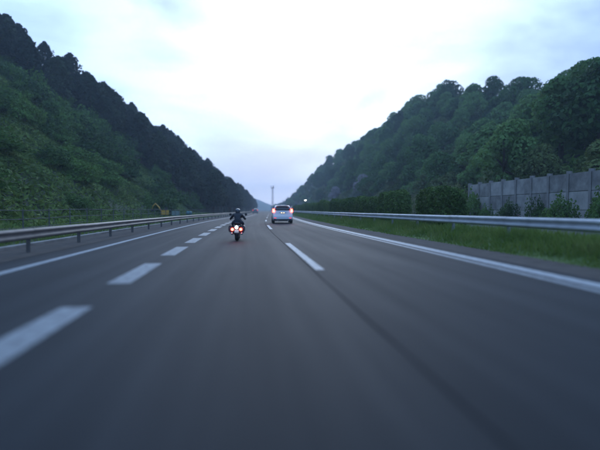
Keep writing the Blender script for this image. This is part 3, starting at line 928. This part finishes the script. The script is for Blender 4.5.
# rear mudguard: arc over the wheel
m = MB(); m.loft([[Vector((x, .33 + (r) * math.cos(a), .315 + (r) * math.sin(a))) for x, r in ((-.105, .33), (-.1, .345), (0, .36), (.1, .345), (.105, .33), (0, .345))] for a in [R(k) for k in range(40, 196, 12)]])
m.build('mudguard', 'bike_black', mc, True)
m = MB(); m.loft([[Vector((x, 1.87 + (r) * math.cos(a), .315 + (r) * math.sin(a))) for x, r in ((-.075, .33), (-.07, .345), (0, .355), (.07, .345), (.075, .33), (0, .345))] for a in [R(k) for k in range(20, 150, 12)]])
m.build('mudguard', 'bike_black', mc, True)
for s in (-1, 1):
    m = MB()
    m.loft([[Vector((s * x, y, z)) for x, z in ((.20, .40), (.34, .42), (.385, .50), (.385, .68), (.34, .74), (.20, .74))] for y in (.03, .07, .55, .62)])
    pn_ = m.build('pannier', 'bike_black', mc, bevel=.03)
    m = MB(); m.box((s * .30, .022, .63), (.07, .02, .02)); m.build('latch', 'chrome', pn_, bevel=.004)
    m = MB(); m.lathe([(.040, .04), (.062, .03), (.066, .0), (.052, -.028), (.015, -.040)], 'y', 18, (s * .195, -.02, .555)); tl = m.build('tail_lamp', 'tail_lamp_lit', mc, True)
    m = MB(); m.lathe([(.026, 0), (.024, -.008), (.008, -.012)], 'y', 12, (s * .195, -.052, .555)); m.build('bulb', 'lamp_core', tl, True)
    m = MB(); m.tube([(s * .06, .08, .60), (s * .15, .02, .565)], .012, 6); m.build('lamp_stalk', 'steel_dark', mc)
    m = MB(); m.tube([(s * .19, 1.15, .34), (s * .21, .8, .30), (s * .23, .45, .33), (s * .235, .02, .36)], [.03, .03, .05, .045], 12); m.build('exhaust_pipe', 'chrome', mc, True)
    m = MB(); m.tube([(s * .11, 1.87, .315), (s * .11, 1.62, .98)], [.03, .022], 10); m.build('fork_leg', 'chrome', mc, True)
    m = MB(); m.tube([(s * .06, 1.52, 1.0), (s * .2, 1.48, 1.06), (s * .37, 1.34, 1.03)], .013, 8); hb = m.build('handlebar', 'steel_dark', mc, True)
    m = MB(); m.tube([(s * .29, 1.405, 1.045), (s * .385, 1.33, 1.027)], .019, 8); m.build('grip', 'rubber', hb, True)
    m = MB(); m.tube([(s * .30, 1.42, 1.05), (s * .36, 1.46, 1.2)], .007, 6); m.lathe([(.03, .02), (.06, .012), (.062, 0), (.05, -.004)], 'y', 16, (s * .38, 1.46, 1.24)); m.build('mirror', 'bike_black', mc)
    m = MB(); m.tube([(s * .12, .98, .36), (s * .29, .98, .35)], .014, 8); m.build('foot_peg', 'rubber', mc)
m = MB(); m.lathe([(.04, .05), (.066, .03), (.068, 0), (.05, -.03), (.015, -.042)], 'y', 20, (0, -.03, .655)); m.build('brake_lamp', 'lamp_white', mc, True)
m = MB(); m.box((0, -.035, .47), (.20, .012, .13), Matrix.Rotation(R(-12), 3, 'X')); m.build('licence_plate', 'plate_white', mc, bevel=.003)
m = MB(); m.box((0, .02, .52), (.10, .04, .22), Matrix.Rotation(R(-12), 3, 'X')); m.build('plate_bracket', 'steel_dark', mc)
m = MB(); m.loft([secx(y, [(0, z0), (w, z0 + .05), (w * .95, z1 - .08), (w * .5, z1), (0, z1 + .02)]) for y, z0, z1, w in ((1.5, .72, 1.1, .2), (1.75, .7, 1.06, .19), (1.95, .74, .95, .12), (2.05, .8, .88, .05))]); m.build('fairing', 'bike_black', mc, subsurf=1)
m = MB(); m.loft([[Vector((x, y + .4 * x * x, z)) for x in (-.17, -.09, 0, .09, .17)] + [Vector((x, y + .4 * x * x - .006, z)) for x in (.17, .09, 0, -.09, -.17)] for y, z in ((1.72, 1.06), (1.62, 1.2), (1.55, 1.28))]); m.build('windscreen', 'glass_dark', mc, True)

# ------------------------------------------------------------------ rider
rd = thing('person', 'rider in dark jacket and helmet leaning forward on the motorcycle', 'person', (BX, BY, 0.004), R(-2))
rd.scale = (.82, .82, .82)
V, E, RR = [], [], []
def jv(p, r, parent=None):
    V.append(p); RR.append(r)
    if parent is not None: E.append((parent, len(V) - 1))
    return len(V) - 1
pel = jv((0, .60, .90), (.15, .13))
sp1 = jv((0, .68, 1.0), (.145, .12), pel)
sp2 = jv((0, .77, 1.11), (.165, .125), sp1)
che = jv((0, .90, 1.21), (.17, .12), sp2)
nek = jv((0, 1.01, 1.27), (.075, .075), che)
hed = jv((0, 1.06, 1.34), (.07, .075), nek)
for s in (-1, 1):
    sh = jv((s * .19, .92, 1.21), (.085, .08), che)
    e0 = jv((s * .29, 1.0, 1.11), (.062, .06), sh)
    el = jv((s * .355, 1.09, 1.01), (.052, .052), e0)
    f0 = jv((s * .35, 1.20, 1.045), (.045, .045), el)
    wr = jv((s * .34, 1.30, 1.06), (.03, .03), f0)
    pa = jv((s * .338, 1.345, 1.068), (.034, .022), wr)
    for k in range(4):
        a = s * (.31 + .021 * k)
        ex = [.0, .006, .004, -.006][k]
        k1 = jv((a, 1.382 + ex - .024 * k + .02, 1.072), (.0095, .0095), pa)
        k2 = jv((a, 1.405 + ex - .022 * k + .02, 1.05), (.009, .009), k1)
        jv((a, 1.39 + ex - .022 * k + .02, 1.02), (.008, .008), k2)
    t1 = jv((s * .305, 1.345, 1.045), (.011, .011), pa)
    jv((s * .292, 1.372, 1.018), (.009, .009), t1)
    hp = jv((s * .12, .62, .89), (.105, .105), pel)
    th = jv((s * .20, .84, .86), (.09, .09), hp)
    kn = jv((s * .255, 1.08, .80), (.066, .066), th)
    sn = jv((s * .255, 1.02, .60), (.062, .065), kn)
    an = jv((s * .245, .95, .43), (.043, .045), sn)
    he = jv((s * .245, .94, .385), (.04, .045), an)
    fo = jv((s * .25, 1.06, .385), (.04, .03), he)
    jv((s * .255, 1.15, .385), (.035, .024), fo)
me = bpy.data.meshes.new('body'); me.from_pydata(V, E, [])
for nm in ('jacket', 'jeans', 'leather'): me.materials.append(MATS[nm])
bo = link('body', me, rd)
md = bo.modifiers.new('skin', 'SKIN'); md.use_smooth_shade = True
for i, v in enumerate(me.skin_vertices[0].data):
    v.radius = RR[i]; v.use_root = (i == 0)
md = bo.modifiers.new('subdivision', 'SUBSURF'); md.levels = 2; md.render_levels = 2
bpy.context.view_layer.update()
dg = bpy.context.evaluated_depsgraph_get()
ev = bpy.data.meshes.new_from_object(bo.evaluated_get(dg))
bo.modifiers.clear(); bo.data = ev
ev.materials.clear()
for nm in ('jacket', 'jeans', 'leather'): ev.materials.append(MATS[nm])
for p in ev.polygons:
    c = p.center
    p.material_index = 2 if (c.z < .47 or (c.y > 1.31 and c.z > .95)) else 1 if (c.z < .93) else 0
    p.use_smooth = True
m = MB()
m.lathe([(.09, -.12), (.118, -.09), (.132, -.02), (.134, .05), (.118, .105), (.075, .142), (.02, .156)], n=24)
for i, v in enumerate(m.v):
    x, y, z = v; m.v[i] = (x * .94, y * 1.1 + 1.06 + (.02 if z < -.05 else 0), z + 1.375)
hel = m.build('helmet', 'helmet', rd, subsurf=1)
m = MB(); m.loft([[Vector((.118 * math.sin(a) * k, .975 + .09 + .152 * math.cos(a) * k, z)) for a in [R(d) for d in range(-75, 76, 15)]] + [Vector((.11 * math.sin(a) * k, .975 + .09 + .142 * math.cos(a) * k, z)) for a in [R(d) for d in range(75, -76, -15)]] for z, k in ((1.33, 1.0), (1.38, 1.03), (1.445, .93))])
m.build('visor', 'glass_dark', hel, True)
m = MB(); m.lathe([(.085, -.04), (.095, 0), (.085, .045)], n=18, c=(0, 1.005, 1.255)); m.build('collar', 'jacket', rd, True)

# ------------------------------------------------------------------ works plant behind the left guardrail
q = P(-10.4, 56.0, z_left(-10.4, 56)); ex = thing('excavator', 'small yellow excavator with raised arm behind the left guardrail', 'excavator', q, R(20)); ex.scale = (.9, .9, .86)
for s in (-1, 1):
    m = MB(); m.loft([[Vector((s * .42 + x, y, z)) for y, z in ((-.62, .02), (.62, .02), (.75, .12), (.75, .24), (.62, .33), (-.62, .33), (-.75, .24), (-.75, .12))] for x in (-.12, .12)]); m.build('track', 'rubber', ex, bevel=.02)
m = MB(); m.box((0, 0, .24), (.7, .6, .16)); m.lathe([(.3, .32), (.3, .42)], n=18); m.build('undercarriage', 'steel_dark', ex)
m = MB(); m.loft([[Vector((x, y, z)) for x, y in ((-.45, -.55), (.45, -.55), (.48, .1), (.4, .5), (-.4, .5), (-.48, .1))] for z in (.42, .62, .98, 1.04)]); hou = m.build('housing', 'yellow_paint', ex, bevel=.03)
m = MB(); m.box((.15, -.2, 1.08), (.4, .4, .09)); m.box((.15, -.38, 1.26), (.4, .08, .34)); m.build('seat', 'leather', ex, bevel=.02)
m = MB(); m.tube([(-.25, .45, .75), (-.6, .55, 1.45), (-1.05, .6, 1.95)], [.09, .08, .07], 8); m.build('boom', 'yellow_paint', ex)
m = MB(); m.tube([(-1.0, .6, 2.0), (-1.35, .62, 1.6), (-1.5, .63, 1.15)], [.07, .06, .05], 8); m.build('dipper_arm', 'yellow_paint', ex)
m = MB(); m.tube([(-.3, .5, .62), (-.55, .58, 1.25)], [.045, .03], 8); m.build('hydraulic_ram', 'chrome', ex)
m = MB(); m.loft([[Vector((x, .45 + dy, z)) for x, z in ((-1.62, 1.2), (-1.42, 1.2), (-1.3, .98), (-1.42, .82), (-1.6, .9))] for dy in (0, .36)]); m.build('bucket', 'steel_dark', ex, bevel=.01)
q = P(-9.9, 60, z_left(-9.9, 60)); ge = thing('generator', 'pale green generator cabinet beside the yellow excavator', 'generator', q, R(5)); ge.scale = (.85, .85, .8)
m = MB(); m.box((0, 0, .58), (1.15, .75, .9)); m.build('cabinet', 'pale_green', ge, bevel=.03)
m = MB(); m.box((0, 0, .06), (1.2, .8, .12)); m.build('skid', 'steel_dark', ge, bevel=.01)
for s in (-1, 1):
    m = MB(); m.box((s * .28, -.385, .58), (.5, .02, .76)); d = m.build('door', 'pale_green', ge, bevel=.006)
    m = MB(); m.box((s * .08, -.40, .6), (.03, .02, .12)); m.build('handle', 'steel_dark', d)
m = MB(); m.tube([(.4, .1, 1.0), (.4, .1, 1.18), (.46, .1, 1.22)], .04, 8); m.build('exhaust_pipe', 'steel_dark', ge)
m = MB(); m.tube([(-.2, 0, 1.02), (-.15, 0, 1.12), (.15, 0, 1.12), (.2, 0, 1.02)], .02, 6); m.build('lifting_bail', 'steel_dark', ge)
q = P(-9.4, 66.5, z_left(-9.4, 66.5)); tk = thing('water_tank', 'small teal tank on a skid right of the pale green generator', 'tank', q, R(10)); tk.scale = (.8, .8, .76)
m = MB(); m.lathe([(.1, -.52), (.32, -.48), (.40, -.38), (.41, 0), (.40, .38), (.32, .48), (.1, .52)], 'x', 22, (0, 0, .62)); m.build('shell', 'teal_paint', tk, True)
for s in (-1, 1):
    m = MB(); m.box((s * .28, 0, .13), (.1, .7, .26)); m.build('foot', 'steel_dark', tk, bevel=.01)
m = MB(); m.lathe([(.12, 1.0), (.12, 1.08), (.10, 1.1)], n=16); m.build('filler_cap', 'steel_dark', tk)

# ------------------------------------------------------------------ street lamp on the right, mast in the distance
q = P(12.6, 132, 0); la = thing('street_lamp', 'lamp post with one small white lit lamp beyond the right hedges', 'street lamp', q, 0)
m = MB(); m.tube([(0, 0, -.3), (0, 0, 3.2), (-.1, 0, 3.75), (-.4, 0, 3.98)], [.075, .055, .045, .04], 10); m.build('pole', 'galv', la, True)
m = MB(); m.lathe([(.13, -.3), (.13, .12), (.09, .2)], n=14); m.build('base', 'galv', la)
m = MB(); m.loft([[Vector((x, y, z)) for y, z in ((-.14, 3.94), (.14, 3.94), (.10, 4.04), (-.10, 4.04))] for x in (-.95, -.35)]); hd = m.build('lamp_head', 'galv', la, bevel=.02)
m = MB(); m.box((-.66, 0, 3.925), (.44, .22, .05)); m.box((-.66, -.15, 3.96), (.44, .03, .1)); m.build('lens', 'street_white', hd, bevel=.01)
q = Vector((15.8, 290, 0)); ma_ = thing('communications_mast', 'tall thin grey lattice mast beyond the white car', 'mast', q, R(20))
Hm = 15.5
for k in range(4):
    a = R(45 + 90 * k); ca, sa = math.cos(a), math.sin(a)
    m = MB(); m.tube([(.8 * ca, .8 * sa, -.3), (.4 * ca, .4 * sa, Hm)], [.06, .045], 6); m.build('leg', 'galv', ma_)
for k in range(4):
    a0, a1 = R(45 + 90 * k), R(135 + 90 * k)
    m = MB()
    for j in range(9):
        z0, z1 = Hm * j / 9, Hm * (j + 1) / 9
        r0, r1 = 0.8 - .4 * j / 9, 0.8 - .4 * (j + 1) / 9
        m.tube([(r0 * math.cos(a0), r0 * math.sin(a0), z0), (r1 * math.cos(a1), r1 * math.sin(a1), z1)], .024, 4)
        m.tube([(r0 * math.cos(a1), r0 * math.sin(a1), z0), (r1 * math.cos(a0), r1 * math.sin(a0), z1)], .024, 4)
        m.tube([(r1 * math.cos(a0), r1 * math.sin(a0), z1), (r1 * math.cos(a1), r1 * math.sin(a1), z1)], .024, 4)
    m.build('bracing', 'galv', ma_)
m = MB(); m.lathe([(.5, Hm - .9), (1.15, Hm - .8), (1.15, Hm - .68), (.5, Hm - .66)], n=16); m.build('platform', 'galv', ma_)
for k in range(3):
    a = R(30 + 120 * k); m = MB(); m.box((.95 * math.cos(a), .95 * math.sin(a), Hm + .1), (.3, .2, 1.5), Matrix.Rotation(a, 3, 'Z')); m.build('antenna', 'galv', ma_, bevel=.02)

# ------------------------------------------------------------------ evening haze
hz = bpy.data.materials.new('haze')
hz.use_nodes = True
t_ = hz.node_tree; t_.nodes.clear()
out = N(t_, 'ShaderNodeOutputMaterial'); pv = N(t_, 'ShaderNodeVolumePrincipled')
pv.inputs['Color'].default_value = (0.72, 0.86, 1.0, 1)
pv.inputs['Density'].default_value = 0.0009
pv.inputs['Anisotropy'].default_value = 0.3
t_.links.new(pv.outputs[0], out.inputs['Volume'])
MATS['haze'] = hz
m = MB(); m.box((0, 640, 44), (3100, 2140, 92)); o = m.build('haze', 'haze')
stuff(o, 'thin blue evening haze that fades the far hills', 'haze')
